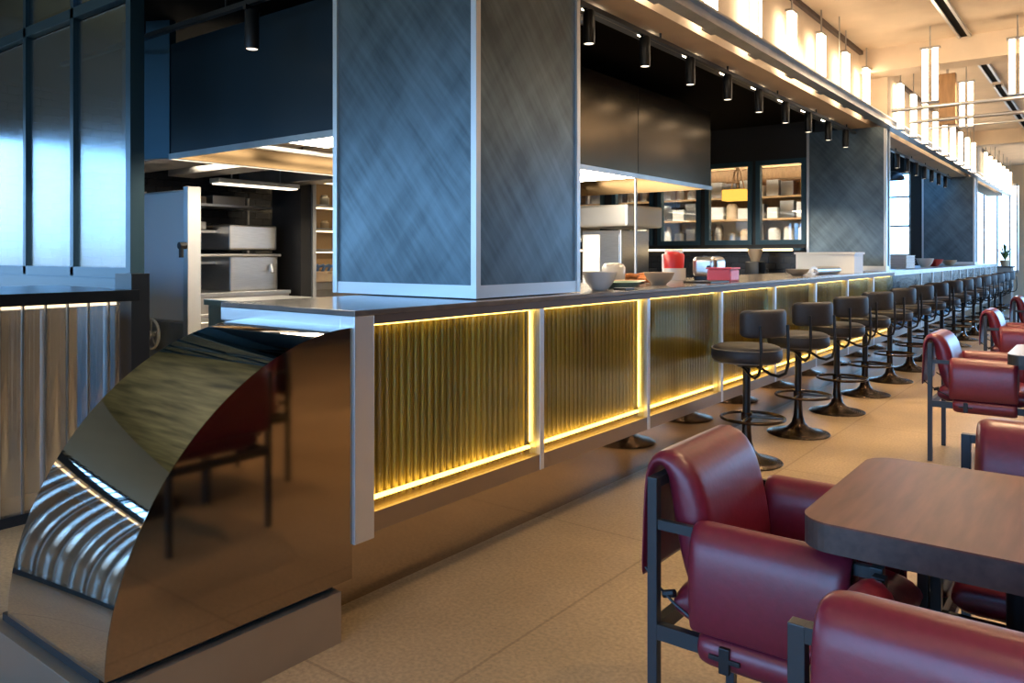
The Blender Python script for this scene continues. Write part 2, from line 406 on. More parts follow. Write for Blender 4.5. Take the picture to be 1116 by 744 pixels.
for z in (.33, 1.2, 3.17): b.box(-.3, 5, 24.01, 24.06, z-.03, z+.03)
struct('window_31', b, 'frame')
struct('trim_19', B().box(-2.3, -2.26, -4.5, 24, 3.575, 3.615), 'wood_edge')
# ceiling structure: cross beams, slot, hatch
struct('trim_4', B().box(-2.3, 5, 9.5, 9.85, 3.36, CEIL), 'plaster')
struct('trim_5', B().box(-2.3, 5, 17.0, 17.35, 3.36, CEIL), 'plaster')
struct('trim_6', B().box(-2.3, 5, 1.9, 2.25, 3.36, CEIL), 'plaster')
for k, y in enumerate((9.86, 17.36, 2.26)):
    struct('trim_%d' % (7+k), B().box(-2.3, -2.08, y, y+.62, 2.9, CEIL), 'plaster')
b = B().box(-1.16, -.98, -4.5, 24, 3.605, 3.62)
b.bm.free(); b = B()
for (y0, y1) in ((-4.5, 1.88), (2.27, 9.48), (9.87, 12.2), (12.5, 16.98), (17.37, 24)):
    b.box(-1.31, -1.285, y0, y1, 3.59, 3.62); b.box(-1.215, -1.19, y0, y1, 3.59, 3.62)
t = thing('slot_diffuser', 'long narrow slot diffuser with pale edges running along the ceiling', 'air vent', (0, 0, 0))
b.obj('slot_edge', 'pale_steel', t)
b = B()
for (y0, y1) in ((-4.5, 1.88), (2.27, 9.48), (9.87, 12.2), (12.5, 16.98), (17.37, 24)): b.box(-1.285, -1.215, y0, y1, 3.605, 3.62)
b.obj('slot', 'matte_black', t)
t = thing('access_hatch', 'square flush access hatch outlined in the plaster ceiling', 'ceiling hatch', (-1.62, 6.6, 3.6))
B().box(-.3, .3, -.3, .3, .008, .02).obj('hatch_panel', 'plaster', t)
B().box(-.31, .31, -.31, -.3, .012, .02).box(-.31, .31, .3, .31, .012, .02).box(-.31, -.3, -.3, .3, .012, .02).box(.3, .31, -.3, .3, .012, .02).obj('hatch_edge', 'dull_steel', t)
t = thing('ceiling_speaker', 'small round ceiling speaker set in the plaster near the hatch', 'speaker', (-1.75, 5.5, 3.6))
B().lathe([(.0, .02), (.085, .02), (.085, .0), (.07, -.008), (.065, .0), (0, .0)]).obj('speaker_rim', 'pale_steel', t, smooth=True)
B().lathe([(.0, -.004), (.055, -.004), (.055, .004), (0, .004)]).obj('speaker_grille', 'dull_steel', t, smooth=True)
DL = [(-.98, 6.3), (-1.95, 7.2), (-.55, 4.2), (-.4, 8.3), (.6, 2.8), (1.4, 1.0), (1.4, 4.6), (2.8, 2.8), (.3, -.6), (-1.2, -1.6), (2.2, -1.6), (1.4, 7.5), (-.4, 12.5), (1.4, 12.5), (-.4, 15.5), (2.6, 6.0)]
for i, (x, y) in enumerate(DL):
    if i == 0:
        dl0 = thing('ceiling_downlight', 'small recessed ceiling downlight right of the dark slot', 'downlight', (x, y, CEIL), group=None)
        B().lathe([(.045, -.004), (.075, -.006), (.078, .0), (.045, .0)], close=False).obj('downlight_rim', 'ceramic', dl0, smooth=True)
        B().lathe([(0, -.002), (.045, -.002), (.045, .002), (0, .002)]).obj('downlight_lens', 'kitchen_light', dl0, smooth=True)
    else:
        d = dup(dl0, (x, y, CEIL), label='small recessed downlight between bulkhead and slot, nearest the crossbeam' if i == 1 else 'small round downlight recessed in the dining ceiling', group=None)
        if i > 1: d['group'] = 'dining ceiling downlights'

# ================================================================== COLUMNS
def column(y, label, h=2.84, x1=-2.15, w=.93, dy=.82, base=1.115):
    t = thing('clad_column', label, 'column', (x1, y, base))
    H = h-base
    core = B().box(-w+.012, -.012, .012, dy-.012, 0, H); core.obj('cladding', 'clad', t)
    tr = B()
    for (a, b_) in ((-w, 0), (-w, dy-.03), (-.03, 0), (-.03, dy-.03)):
        tr.box(a, a+.03, b_, b_+.03, 0, H)
    tr.obj('corner_trim', 'pale_steel', t)
    B().box(-w+.03, -.03, .004, .012, 0, .055).box(-w+.03, -.03, dy-.012, dy-.004, 0, .055).box(-.012, -.004, .03, dy-.03, 0, .055).box(-w+.004, -w+.012, .03, dy-.03, 0, .055).obj('skirting', 'pale_steel', t)
    return t
column(2.555, 'nearest wide slate-metal clad column with pale steel corners standing on the counter')
column(10.13, 'second clad column, beside the internal kitchen windows', x1=-2.15, dy=.2)
column(17.62, 'third, farthest clad column beyond the bright gridded window', x1=-2.15, dy=.4)

# ================================================================== BAR COUNTER
XC, XK, ZT = -2.06, -2.275, 1.11
def bar_counter(name, label, y0, y1, posts, lit, backm, glass, first):
    t = thing(name, label, 'bar counter', (XC, y0, 0)); L = y1-y0
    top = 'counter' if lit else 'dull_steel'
    B().box(-.80, .005, 0, L, ZT-.02, ZT, .003).obj('countertop', top, t)
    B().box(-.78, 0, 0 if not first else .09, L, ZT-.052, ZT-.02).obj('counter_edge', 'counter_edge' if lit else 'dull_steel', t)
    B().box(XK-XC-.02, XK-XC, 0, L, 0, .40).obj('kick_plate', 'kick', t)
    B().box(-.20, 0, .09 if first else 0, L, .33, .40).obj('bottom_rail', 'rail_bronze', t)
    B().box(-.78, -.22, .1, L, .40, ZT-.052).obj('carcass', 'black_paint', t)
    if first:
        # pale steel end frame: post down the side and cap across the end
        B().box(-.07, .004, 0, .09, .31, ZT-.02, .003).box(-.80, -.07, 0, .09, ZT-.07, ZT-.02, .003).obj('end_frame', 'pale_steel', t)
        B().box(-.80, -.07, .02, .09, .40, ZT-.07).box(-.80, -.235, .02, .09, 0, .40).obj('end_board', 'dull_steel', t)
    ps = sorted(posts)
    for p in ps: B().box(-.06, .002, p-y0-.016, p-y0+.016, .33, ZT-.052, .002).obj('divider_post', 'pale_steel', t)
    edges = [y0+(.09 if first else 0)]+ps+[y1]
    for a, c in zip(edges, edges[1:]):
        a2, c2 = a-y0+.016, c-y0-.016
        if c2-a2 < .1: continue
        # corrugated backing sheet behind the glass
        b = B(); n = max(4, int((c2-a2)/.038)); per = 8; vs = []
        for i in range(n*per+1):
            yy = a2+(c2-a2)*i/(n*per); xx = -.100+.026*abs(math.sin(PI*i/per))**.8
            vs.append((b.bm.verts.new((xx, yy, .40)), b.bm.verts.new((xx, yy, ZT-.052))))
        for p, q in zip(vs, vs[1:]): b.bm.faces.new((p[0], q[0], q[1], p[1]))
        b.obj('corrugated_backing', backm, t, smooth=60)
        # fluted sheet: half-round ribs
        b = B(); n = max(4, int((c2-a2)/.036)); per = 8; vs = []
        for i in range(n*per+1):
            u = i/per; ph = .5-.5*math.cos(2*PI*u); yy = a2+(c2-a2)*i/(n*per); xx = -.018+.006*ph
            vs.append((b.bm.verts.new((xx, yy, .40)), b.bm.verts.new((xx, yy, ZT-.052))))
        for p, q in zip(vs, vs[1:]): b.bm.faces.new((p[0], q[0], q[1], p[1]))
        bl = [b.bm.verts.new((-.024, yy, zz)) for yy, zz in ((a2, .40), (c2, .40), (c2, ZT-.052), (a2, ZT-.052))]
        b.bm.faces.new((bl[0], bl[3], bl[2], bl[1]))
        b.bm.faces.new([p[0] for p in vs]+[bl[1], bl[0]]); b.bm.faces.new([p[1] for p in vs][::-1]+[bl[3], bl[2]])
        b.bm.faces.new((vs[0][0], vs[0][1], bl[3], bl[0])); b.bm.faces.new((vs[-1][1], vs[-1][0], bl[1], bl[2]))
        fl = b.obj('fluted_panel', glass, t, smooth=60)
        if lit:
            B().box(-.062, -.046, a2+.01, c2-.01, .424, .436).obj('led_strip', 'led', t)
            B().box(-.062, -.046, a2+.01, c2-.01, ZT-.062, ZT-.054).obj('led_strip', 'led', t)
            if c < 4: B().box(-.055, -.047, c2-.010, c2-.006, .452, ZT-.062).obj('led_strip', 'led', t)
    return t
P = [2.91, 3.94, 4.975, 6.01, 7.045, 8.08, 9.115]
bar_counter('bar_counter', 'long stone-topped bar counter with glowing golden fluted panels and a mirrored kick', 1.80, 10.12, P, True, 'gold', 'flute', True)
P2 = [10.95+.83*k for k in range(1, 12)]
bar_counter('bar_counter', 'steel-topped far bar counter with unlit fluted panels tinted blue-grey for daylight', 10.125, 20.6, [p for p in P2 if p < 20.4], False, 'dark_back', 'flute_blue', False)

# mirrored quarter-round end piece
t = thing('bar_end_piece', 'big mirror-polished quarter-round steel piece closing the near end of the bar', 'bar end', (-2.07, 1.80, 0))
R, Z0, Z1, NN, Wd = .83, .195, 1.052, 1.9, .62
arc = []
for i in range(49):
    a = PI/2*i/48
    arc.append((-R*(math.cos(a)**(2/NN)), Z0+(Z1-Z0)*(math.sin(a)**(2/NN))))
b = B(); pa = [b.bm.verts.new((0, y, z)) for y, z in arc]; pb = [b.bm.verts.new((-Wd, y, z)) for y, z in arc]
for i in range(48): b.bm.faces.new((pa[i], pa[i+1], pb[i+1], pb[i]))
b.obj('curved_skin', 'mirror', t, smooth=80)
b = B()
for xx in (.002,):
    loop = [b.bm.verts.new((xx, y, z)) for y, z in arc]+[b.bm.verts.new((xx, 0-.001, Z0))]
    b.bm.faces.new(loop)
    loop2 = [b.bm.verts.new((xx-.004 if xx > 0 else xx+.004, y, z)) for y, z in arc]+[b.bm.verts.new((xx-.004 if xx > 0 else xx+.004, -.001, Z0))]
    b.bm.faces.new(loop2[::-1])
    k = len(loop)
    for i in range(k): b.bm.faces.new((loop[i], loop[(i+1) % k], loop2[(i+1) % k], loop2[i]))
b.obj('side_plate', 'tint_mirror', t)
b = B().box(-.70, .01, -R-.035, -.055, 0, .172, .002)
b.obj('plinth', 'plinth', t)
B().box(-.66, -.03, -R-.0, -.06, .172, Z0).obj('plinth_joint', 'black_paint', t)

# steel overhead beam with hangers, and the cross pipes
t = thing('overhead_beam', 'long grey steel beam hanging below the ceiling edge above the bar', 'beam', (-2.12, 0, 2.86))
B().box(-.05, .05, -4.4, 23.9, -.05, -.035).box(-.05, .05, -4.4, 23.9, .035, .05).box(-.008, .008, -4.4, 23.9, -.035, .035).obj('beam', 'dull_steel', t)
b = B()
for k in range(12): b.bar((0, -3+2.2*k, .05), (0, -3+2.2*k, CEIL-2.86), .01)
b.obj('hanger_rod', 'dull_steel', t)
for y, z, lab in ((9.35, 2.88, 'suspended steel cross pipe in front of the second column, nearest of three'), (10.3, 2.88, 'suspended steel cross pipe passing just behind the first one'), (11.3, 2.93, 'thin suspended cross pipe, farthest of three')):
    t = thing('cross_pipe', lab, 'pipe', (0, y, z), group=None)
    B().tube([(-1.93, 0, 0), (4.9, 0, 0)], .022 if y < 11 else .015).obj('pipe', 'pale_steel', t, smooth=True)
    b = B()
    for x in (-.6, 1.4, 3.4): b.tube([(x, 0, .02), (x, 0, CEIL-z)], .005, 6)
    b.obj('hanger_rod', 'dull_steel', t)

# tube lamps
def tube_lamp(loc, label, group, rz=0):
    t = thing('tube_lamp', label, 'lamp', loc, rz, group)
    B().tube([(0, -.045, 0), (0, -.045, .53)], .028, 12).obj('tube', 'tube', t, smooth=True)
    B().tube([(0, .045, 0), (0, .045, .53)], .028, 12).obj('tube', 'tube', t, smooth=True)
    B().box(-.03, .03, -.09, .09, .53, .55).bar((0, 0, .55), (0, 0, .825), .012).obj('bracket', 'dull_steel', t)
    B().box(-.035, .035, -.08, .08, -.015, 0).obj('end_cap', 'dull_steel', t)
    return t
LT = tube_lamp((-2.15+.0, 5.0, 2.86), 'twin-tube lamp hanging in front of the bulkhead between nearest column and crossbeam', 'twin tube lamps along the first bay bulkhead')
LT.location = (-2.2, 5.12, 2.85)
for k in list(range(-8, 0))+[1, 2, 3, 4, 5]:
    yy = 5.12+.855*k
    if 1.7 < yy < 2.95: continue
    if yy < 3: dup(LT, (-2.2, yy, 2.85), label='twin-tube lamp hanging by the bulkhead in front of the nearest crossbeam', group='twin tube lamps near the entrance')
    else: dup(LT, (-2.2, yy, 2.85))
for k in range(9): dup(LT, (-2.02, 10.25+.77*k, 2.80), label='twin-tube lamp hanging at the bulkhead between second and third column', group='twin tube lamps along the second bay bulkhead')
for k in range(7): dup(LT, (-2.02, 18.1+.77*k, 2.80), label='twin-tube lamp hanging at the bulkhead past the third column', group='twin tube lamps along the far bulkhead')
dup(LT, (-1.48, 8.9, 2.86), rz=PI/2, label='twin-tube lamp hanging alone in front of the crossbeam, left of the ceiling slot', group=None); 
x = dup(LT, (-.74, 9.0, 2.86), rz=PI/2, label='twin-tube lamp in front of the crossbeam at the right edge of the photo')
dup(LT, (-1.42, 10.9, 2.86), rz=PI/2, label='twin-tube lamp beside the hanging timber panel')
for o in list(C.objects):
    if o.name.startswith('tube_lamp') and o.get('label', '').split(' ')[-1] in ('slot', 'photo', 'panel') and 'group' in o: del o['group']
for k in range(5): dup(LT, (.1+.8*k, 9.0, 2.86), rz=PI/2, label='twin-tube lamp in the crossbeam row over the dining floor', group='dining twin tube lamps')
for k in range(3): dup(LT, (.3+1.6*k, 1.2, 2.86), rz=PI/2, label='twin-tube lamp in the crossbeam row over the near tables', group='near twin tube lamps')
t = B().box(-.09, .09, -.05, .05, 0, .62, .004).obj('timber_panel', 'timber', loc=(-1.62, 10.9, 2.9)); tag(t, 'small brown timber panel hanging under the ceiling between the tube lamps', 'hanging panel')
B().box(-.012, .012, -.02, .02, .62, .72).obj('hanger', 'dull_steel', t)

# track spots over the bar
def spot_proto():
    t = thing('track_spotlight', 'black cylindrical track spotlight hanging over the first bar counter', 'spotlight', (-2.5, 4.02, 2.79), group='spotlights over the first counter')
    B().lathe([(0, -.22), (.028, -.22), (.034, -.225), (.036, -.21), (.036, -.03), (.03, -.022), (0, -.022)], n=20).obj('spot_body', 'black_metal', t, smooth=True)
    B().lathe([(0, -.2215), (.0275, -.2215), (.0275, -.2205), (0, -.2205)], n=20).obj('spot_lens', 'spotface', t)
    B().box(-.012, .012, -.045, .045, -.03, -.005).bar((0, 0, -.03), (0, 0, -.01), .014).obj('track_adapter', 'black_metal', t)
    return t
SP = spot_proto()
for k in range(1, 9): dup(SP, (-2.5, 4.02+.71*k, 2.79))
for k in range(9): dup(SP, (-2.5, 11.1+.68*k, 2.79), label='black cylindrical track spotlight hanging over the far bar counter', group='spotlights over the far counter')
x = dup(SP, (-4.0, 2.72, 2.76), label='single black spotlight on the cross track left of the nearest column'); del x['group']
x.scale = (1.15, 1.15, 1.15)
def track(lab, loc, p0, p1):
    t = thing('lighting_track', lab, 'lighting track', loc)
    B().bar(p0, p1, .036, .03).obj('rail', 'black_metal', t)
    p0, p1 = Vector(p0), Vector(p1); b = B(); n = int((p1-p0).length/1.4)+1
    for k in range(n+1):
        q = p0+(p1-p0)*(k+.3)/(n+.6); b.bar((q.x, q.y, q.z+.015), (q.x, q.y, q.z+.06+(.12 if loc[0] < -2.6 else 0)), .012)
    b.obj('hanger', 'black_metal', t)
track('black lighting track along the soffit above the first counter', (-2.5, 3.4, 2.785), (0, 0, 0), (0, 6.7, 0))
track('black lighting track along the soffit above the far counter', (-2.5, 10.9, 2.785), (0, 0, 0), (0, 6.3, 0))
track('black lighting track running across above the kitchen entrance', (-6.5, 2.72, 2.78), (0, 0, 0), (3.5, 0, 0))
# small square lamps set in the strip behind the track
for k in range(8):
    o = B().box(-.035, .035, -.05, .05, -.012, 0, .002).obj('strip_downlight', 'kitchen_light', loc=(-2.6, 4.2+.72*k, 2.84))
    tag(o, 'small bright square downlight in the soffit edge behind the track', 'downlight', 'square downlights in the soffit edge')
t = thing('smoke_detector', 'white round smoke detector under the black kitchen ceiling', 'smoke detector', (-3.0, 4.75, 3.0))
B().lathe([(0, 0), (.06, 0), (.06, -.02), (.045, -.035), (0, -.035)]).obj('detector_base', 'ceramic', t, smooth=True)
B().lathe([(0, -.035), (.03, -.035), (.026, -.055), (0, -.06)]).obj('detector_head', 'dull_steel', t, smooth=True)

# ================================================================== KITCHEN
t = thing('extractor_hood', 'huge dark metal extractor canopy hanging over the kitchen line', 'extractor hood', (-3.4, 3.0, 2.0))
HB, HT, HL, HW = .02, .82, 4.9, 2.0
B().box(-HW, 0, -.0, .02, .0, HT).obj('end_panel', 'hood_end', t)
for a, c in ((.02, 1.66), (1.67, 3.3), (3.31, HL)): B().box(-.02, 0, a, c, 0, HT).obj('front_panel', 'hood', t)
B().box(-.02, .0, 1.655, 1.675, 0, HT).obj('panel_joint', 'black_paint', t)
B().box(-HW, -HW+.02, .02, HL, 0, HT).box(-HW+.02, -.02, HL-.02, HL, 0, HT).box(-HW+.02, -.02, .02, HL-.02, HT-.02, HT).obj('rear_panel', 'hood', t)
B().box(-HW-.01, .012, -.012, 0, -.01, .03).box(0, .012, 0, HL+.01, -.01, .03).box(-HW-.012, -HW, 0, HL, -.01, .03).obj('rim', 'dull_steel', t)
b = B()
for k in range(9): b.box(-HW+.03, -.03, .06+k*.54, .5+k*.54, .18, .20)
b.obj('filter', 'pale_steel', t)
for k in range(4): B().box(-1.5, -.3, .25+1.2*k, 1.0+1.2*k, .14, .165).obj('light_diffuser', 'kitchen_light', t)
B().tube([(-.35, .1, .1), (-.35, HL-.1, .1)], .02).tube([(-1.6, .1, .1), (-1.6, HL-.1, .1)], .02).obj('service_pipe', 'pale_steel', t, smooth=True)
# angled side panel left of the hood end
b = B(); pts = [(-5.42, 3.0), (-5.75, 2.82), (-5.75, 2.86), (-5.42, 3.05)]
lo = [b.bm.verts.new((x, y, 2.0)) for x, y in pts]; hi = [b.bm.verts.new((x, y, 3.0)) for x, y in pts]
for i in range(4): b.bm.faces.new((lo[i], lo[(i+1) % 4], hi[(i+1) % 4], hi[i]))
b.bm.faces.new(lo[::-1]); b.bm.faces.new(hi)
tag(b.obj('duct_panel', 'navy_frame'), 'narrow blue metal panel at the left edge of the extractor canopy', 'metal panel')
# lowered steel ceiling cassettes behind the hood
t = thing('ventilated_ceiling', 'low steel ceiling ducts lit from below behind the extractor canopy', 'duct', (-5.6, 3.4, 2.1))
B().box(-2.2, 0, 0, .5, 0, .2, .01).obj('duct_box', 'dull_steel', t)
B().box(-2.2, 0, .9, 1.2, .02, .18, .01).obj('duct_box', 'dull_steel', t)
B().box(-2.6, -.1, 2.0, 2.3, .0, .16, .01).obj('duct_box', 'dull_steel', t)
B().box(-1.8, -.3, .58, .82, .1, .12).obj('light_diffuser', 'kitchen_light', t)

def range_unit(loc, L, lab, W=.8):
    t = thing('cooking_range', lab, 'cooker', loc)
    B().box(-W, 0, 0, L, .86, .9, .004).obj('worktop', 'steel', t)
    B().box(-W+.02, -.02, .01, L-.01, .1, .86).obj('body', 'dull_steel', t)
    n = max(1, int(L/.8))
    for k in range(n):
        a = .03+k*(L-.03)/n; c = a+(L-.03)/n-.03
        d = B().box(-.02, 0, a, c, .15, .68, .004).obj('door', 'steel', t)
        B().tube([(.0, a+.08, .62), (.035, a+.08, .62), (.035, c-.08, .62), (.0, c-.08, .62)], .01).obj('door_handle', 'pale_steel', d, smooth=True)
        for q in range(3):
            y = a+.15+q*(c-a-.3)/2
            kb = B().tube([(-.02, y, .77), (.025, y, .77)], .022, 14).obj('knob', 'black_metal', t, smooth=True)
    b = B()
    for y in (.06, L-.06):
        for x in (-.06, -W+.06): b.tube([(x, y, 0), (x, y, .1)], .02)
    b.obj('foot', 'black_metal', t)
    return t
range_unit((-3.7, 4.3, 0), 3.4, 'long stainless cooking island standing under the extractor canopy', 1.2)
range_unit((-7.55, 4.2, 0), 1.45, 'stainless range on the back wall beside the white oven cabinet', .95)
# back shelving over the rear range
t = thing('wall_shelf_rack', 'steel wall rack with stacked trays above the rear range', 'rack', (-8.5, 4.4, 0))
for z in (1.2, 1.55, 1.85): B().box(0, .45, 0, 1.35, z, z+.03).obj('shelf', 'steel', t)
for q in (0, 1.3): B().box(.0, .02, q, q+.03, .92, 2.0).obj('upright', 'dull_steel', t)
for i, (y, z, h, m, l) in enumerate(((4.5, 1.585, .09, 'dull_steel', 'dark steel tray on the rack, middle shelf left'), (4.5, 1.88, .08, 'cream', 'pale tray on the top shelf of the rack, left'), (5.0, 1.88, .1, 'dull_steel', 'grey tray on the top shelf of the rack, right'), (5.0, 1.585, .05, 'cream', 'beige tray on the middle shelf of the rack, right'))):
    o = B().box(0, .36, 0, .42, 0, h, .01).box(.02, .34, .02, .40, h*.6, h+.002).obj('gastro_tray', m, loc=(-8.46, y, z)); tag(o, l, 'tray')
for x, y, lab in ((-7.3, 5.02, 'added fill strip light under the ducts above the rear range'), (-7.4, 6.9, 'added fill strip light under the ducts in front of the lit shelves'), (-6.0, 7.6, 'added fill strip light in the kitchen near the upright cabinet')):  # strip lights added to brighten the dark kitchen
    t = thing('fill_strip_light', lab, 'added fill light', (x, y, 2.04))
    B().box(-.09, .09, -.5, .5, .0, .05, .01).bar((0, -.3, .05), (0, -.3, .96), .01).bar((0, .3, .05), (0, .3, .96), .01).obj('housing', 'pale_steel', t)
    B().box(-.07, .07, -.48, .48, -.012, .0).obj('diffuser', 'spotface', t)
# lidded steel fryer / salamander
t = thing('steel_fryer', 'boxy stainless appliance with an open hood lid on the rear range', 'kitchen appliance', (-7.75, 5.0, .9))
B().box(-.6, 0, 0, .62, 0, .42, .02).obj('body', 'steel', t)
B().box(-.6, -.02, 0, .62, .46, .74, .02).obj('lid', 'steel', t)
B().tube([(.04, -.5, .4), (.04, .62, .4)], .018).tube([(.0, .6, .4), (.04, .6, .4)], .012).obj('front_rail', 'pale_steel', t, smooth=True)
B().tube([(.03, .5, .3), (.06, .5, .2)], .02).obj('tap', 'pale_steel', t, smooth=True)
# white tall cabinet oven with wheel handle
t = thing('oven_cabinet', 'tall white-sided oven cabinet with a spoked wheel handle below', 'oven', (-7.05, 3.6, 0))
B().box(0, .80, .012, .10, .72, 1.86, .01).obj('upper_body', 'pale_steel', t)
B().box(.005, .80, 0, .012, .74, 1.84, .002).obj('white_panel', 'white_panel', t)
B().box(.80, .875, -.02, .10, .0, 1.88, .006).obj('side_jamb', 'pale_steel', t)
B().box(.0, .80, .03, .45, .0, .72, .01).obj('lower_body', 'dull_steel', t)
w = B(); ring = [(.24+.13*math.cos(a), .0, .60+.13*math.sin(a)) for a in [2*PI*i/24 for i in range(24)]]
w.tube(ring, .014, 8, closed=True)
w = w.obj('wheel_handle', 'ceramic', t, smooth=True)
b = B()
for k in range(5): a = 2*PI*k/5+.3; b.tube([(.24, 0, .60), (.24+.13*math.cos(a), 0, .60+.13*math.sin(a))], .008, 6)
b.tube([(.24, -.02, .60), (.24, .06, .60)], .03, 12); b.obj('spoke', 'ceramic', w, smooth=True)
B().tube([(.86, -.03, 1.38), (.86, -.09, 1.38)], .03, 12).tube([(.86, -.07, 1.4), (.86, -.07, 1.28)], .02).obj('latch', 'black_metal', t, smooth=True)
# dark pier in the kitchen with steel edge
t = thing('kitchen_pier', 'dark square pier with one bright steel edge in the kitchen', 'pier', (-7.5, 5.75, 0))
B().box(-.55, .0, 0, .2, 0, 2.98).obj('shaft', 'black_paint', t)
B().box(.0, .03, .15, .2, 0, 2.2).obj('edge_trim', 'pale_steel', t)
# glowing shelves beyond the pier
t = thing('lit_shelf_unit', 'warmly lit kitchen shelf unit beyond the dark pier', 'shelf unit', (-8.5, 6.3, 0))
B().box(0, .02, 0, 2.6, .95, 2.3).obj('back_board', 'shelfwood', t)
for z in (1.35, 1.62, 1.92, 2.25): B().box(0.02, .4, 0, 2.6, z, z+.03).obj('shelf', 'dull_steel', t)
for z in (1.33, 1.60, 1.90, 2.23): B().box(.34, .38, .02, 2.58, z, z+.012).obj('led_strip', 'led_soft', t)
B().box(0, .5, 0, 2.6, .86, .95, .004).obj('worktop', 'steel', t); B().box(0, .46, 0.02, 2.58, .1, .86).obj('base_cabinet', 'dull_steel', t)
n = 0
for z in (1.65, 1.95):
    for k in range(9):
        h = random.uniform(.1, .17); r = random.uniform(.045, .07); m = random.choice(['ceramic', 'jar', 'cream', 'steel'])
        o = B().lathe([(0, 0), (r*.9, 0), (r, .01), (r, h*.75), (r*.7, h*.85), (r*.72, h), (0, h)], n=16).obj('storage_jar', m, smooth=True, loc=(-8.28, 6.45+k*.28, z+.001))
        tag(o, 'small jar standing on the warmly lit kitchen shelves', 'jar', 'jars on the lit kitchen shelves')
t = thing('chopped_food_box', 'open box with blue gloves on the kitchen worktop below the lit shelves', 'box', (-8.15, 6.55, .952))
B().box(-.12, .12, -.2, .2, 0, .14, .01).obj('carton', 'cream', t)
b = B(); 
for k in range(4): b.tube([(-.06+.04*k, -.1+.06*k, .12), (-.04+.04*k, -.08+.06*k, .2), (.0+.04*k, -.02+.06*k, .22)], .02, 8)
b.obj('glove', 'blue_plastic', t, smooth=True)
# low steel cabinet just behind the bar end
t = thing('low_steel_cabinet', 'low grey steel service cabinet seen behind the curved bar end', 'cabinet', (-4.02, 3.0, 0))
B().box(-.9, 0, 0, .6, 0, .96, .01).obj('body', 'dull_steel', t)
B().box(-.92, .02, -.02, .62, .96, 1.0, .004).obj('worktop', 'steel', t)
B().box(-.86, -.03, -.012, 0, .1, .8, .004).obj('door', 'black_metal', t)
t = thing('sink_tap', 'slim curved chrome tap beyond the rear cooking range', 'tap', (-8.1, 6.12, .9))
B().lathe([(0, 0), (.03, 0), (.03, .03), (0, .03)]).obj('tap_base', 'steel', t, smooth=True)
B().tube([(0, 0, .02), (0, 0, .22), (.01, -.03, .27), (.03, -.1, .29), (.04, -.16, .26), (.04, -.17, .22)], .011).obj('spout', 'steel', t, smooth=True)

# steel salamander station in first bay, white pole
t = thing('pass_cabinet', 'upright stainless cabinet beside the nearest column, brightly lit from above', 'cabinet', (-4.65, 8.2, 0))
B().box(-.55, 0, 0, .7, 0, 1.6, .01).obj('body', 'steel', t)
B().box(-.53, -.29, -.012, 0, .1, 1.55, .004).obj('door', 'white_panel', t); B().box(-.27, -.02, -.012, 0, .1, 1.55, .004).obj('door', 'steel', t)
B().box(-.60, .14, -.1, .8, 1.64, 1.9, .03).obj('head_unit', 'pale_steel', t)
t = B().tube([(0, 0, 0), (0, 0, 1.15)], .014).obj('hanging_pole', 'pale_steel', smooth=True, loc=(-3.75, 6.9, .9)); tag(t, 'thin pale vertical pole between the cooking island and the canopy', 'pole')
# lit ledge under internal windows
t = thing('lit_ledge', 'slim ledge with a warm light strip below the internal windows', 'ledge', (-3.1, 10.18, 1.36))
B().box(-5, 0, -.22, 0, 0, .03).obj('ledge_board', 'navy_frame', t); B().box(-4.9, -.1, -.225, -.205, -.004, .022).obj('led_strip', 'led_soft', t)
# worktop at the partition
t = thing('back_worktop', 'stainless worktop against the black tiled partition', 'worktop', (-3.12, 10.18, 0))
B().box(-4.8, 0, -.65, 0, .88, .92, .004).obj('worktop', 'steel', t); B().box(-4.78, -.02, -.6, 0, 0, .88).obj('carcass', 'dull_steel', t)
t = thing('coffee_grinder', 'dark coffee grinder with a pale hopper on the back worktop', 'coffee grinder', (-3.6, 9.75, .92))
B().box(-.09, .09, -.12, .12, 0, .30, .02).obj('body', 'black_metal', t, smooth=True)
B().lathe([(.05, .30), (.09, .42), (.09, .46), (0, .46)]).obj('hopper', 'cream', t, smooth=True)
t = B().lathe([(0, 0), (.05, 0), (.05, .1), (.02, .11), (0, .11)]).obj('paper_roll', 'ceramic', smooth=True, loc=(-3.3, 9.7, .92)); tag(t, 'small white paper roll beside the coffee grinder', 'paper roll')
# store room contents
struct('trim_16', B().box(-8.5, -3.12, 12.575, 12.6, 1.3, 1.98), 'plastic')
struct('trim_17', B().box(-8.5, -3.12, 12.575, 12.6, 1.98, 3.1), 'timber')
struct('trim_18', B().box(-8.5, -3.12, 11.75, 11.85, 2.62, 2.78).box(-8.5, -3.12, 12.3, 12.38, 2.5, 2.6), 'timber')
for zi, z in enumerate((1.5, 1.85, 2.2)):
    o = B().box(-5.3, 0, -.35, 0, 0, .03).obj('store_shelf', 'shelfwood', loc=(-3.2, 12.58, z)); tag(o, ['lowest', 'middle', 'topmost'][zi]+' long store shelf seen through the internal windows', 'shelf')
    for k in range(22):
        r = random.uniform(.06, .095); h = random.uniform(.14, .29); m = random.choice(['ceramic', 'jar', 'steel', 'cream', 'plastic'])
        bb = B().lathe([(0, 0), (r, 0), (r, h*.8), (r*.6, h), (0, h)], n=14) if random.random() < .4 else B().box(-r*1.15, r*1.15, -.1, .1, 0, h, .008)
        q = bb.obj('store_container', random.choice(['plastic', 'steel', 'white_panel', 'dull_steel', m]), smooth=40, loc=(-3.35-k*.23, 12.4, z+.03))
        tag(q, 'small container on the store shelves behind the internal windows', 'container', 'containers on the store shelves')
t = thing('amber_lantern', 'glowing amber box lantern hanging behind the internal window', 'lantern', (-4.28, 10.9, 2.08))
B().box(-.2, .14, -.1, .1, 0, .16, .01).obj('shade', 'amber', t)
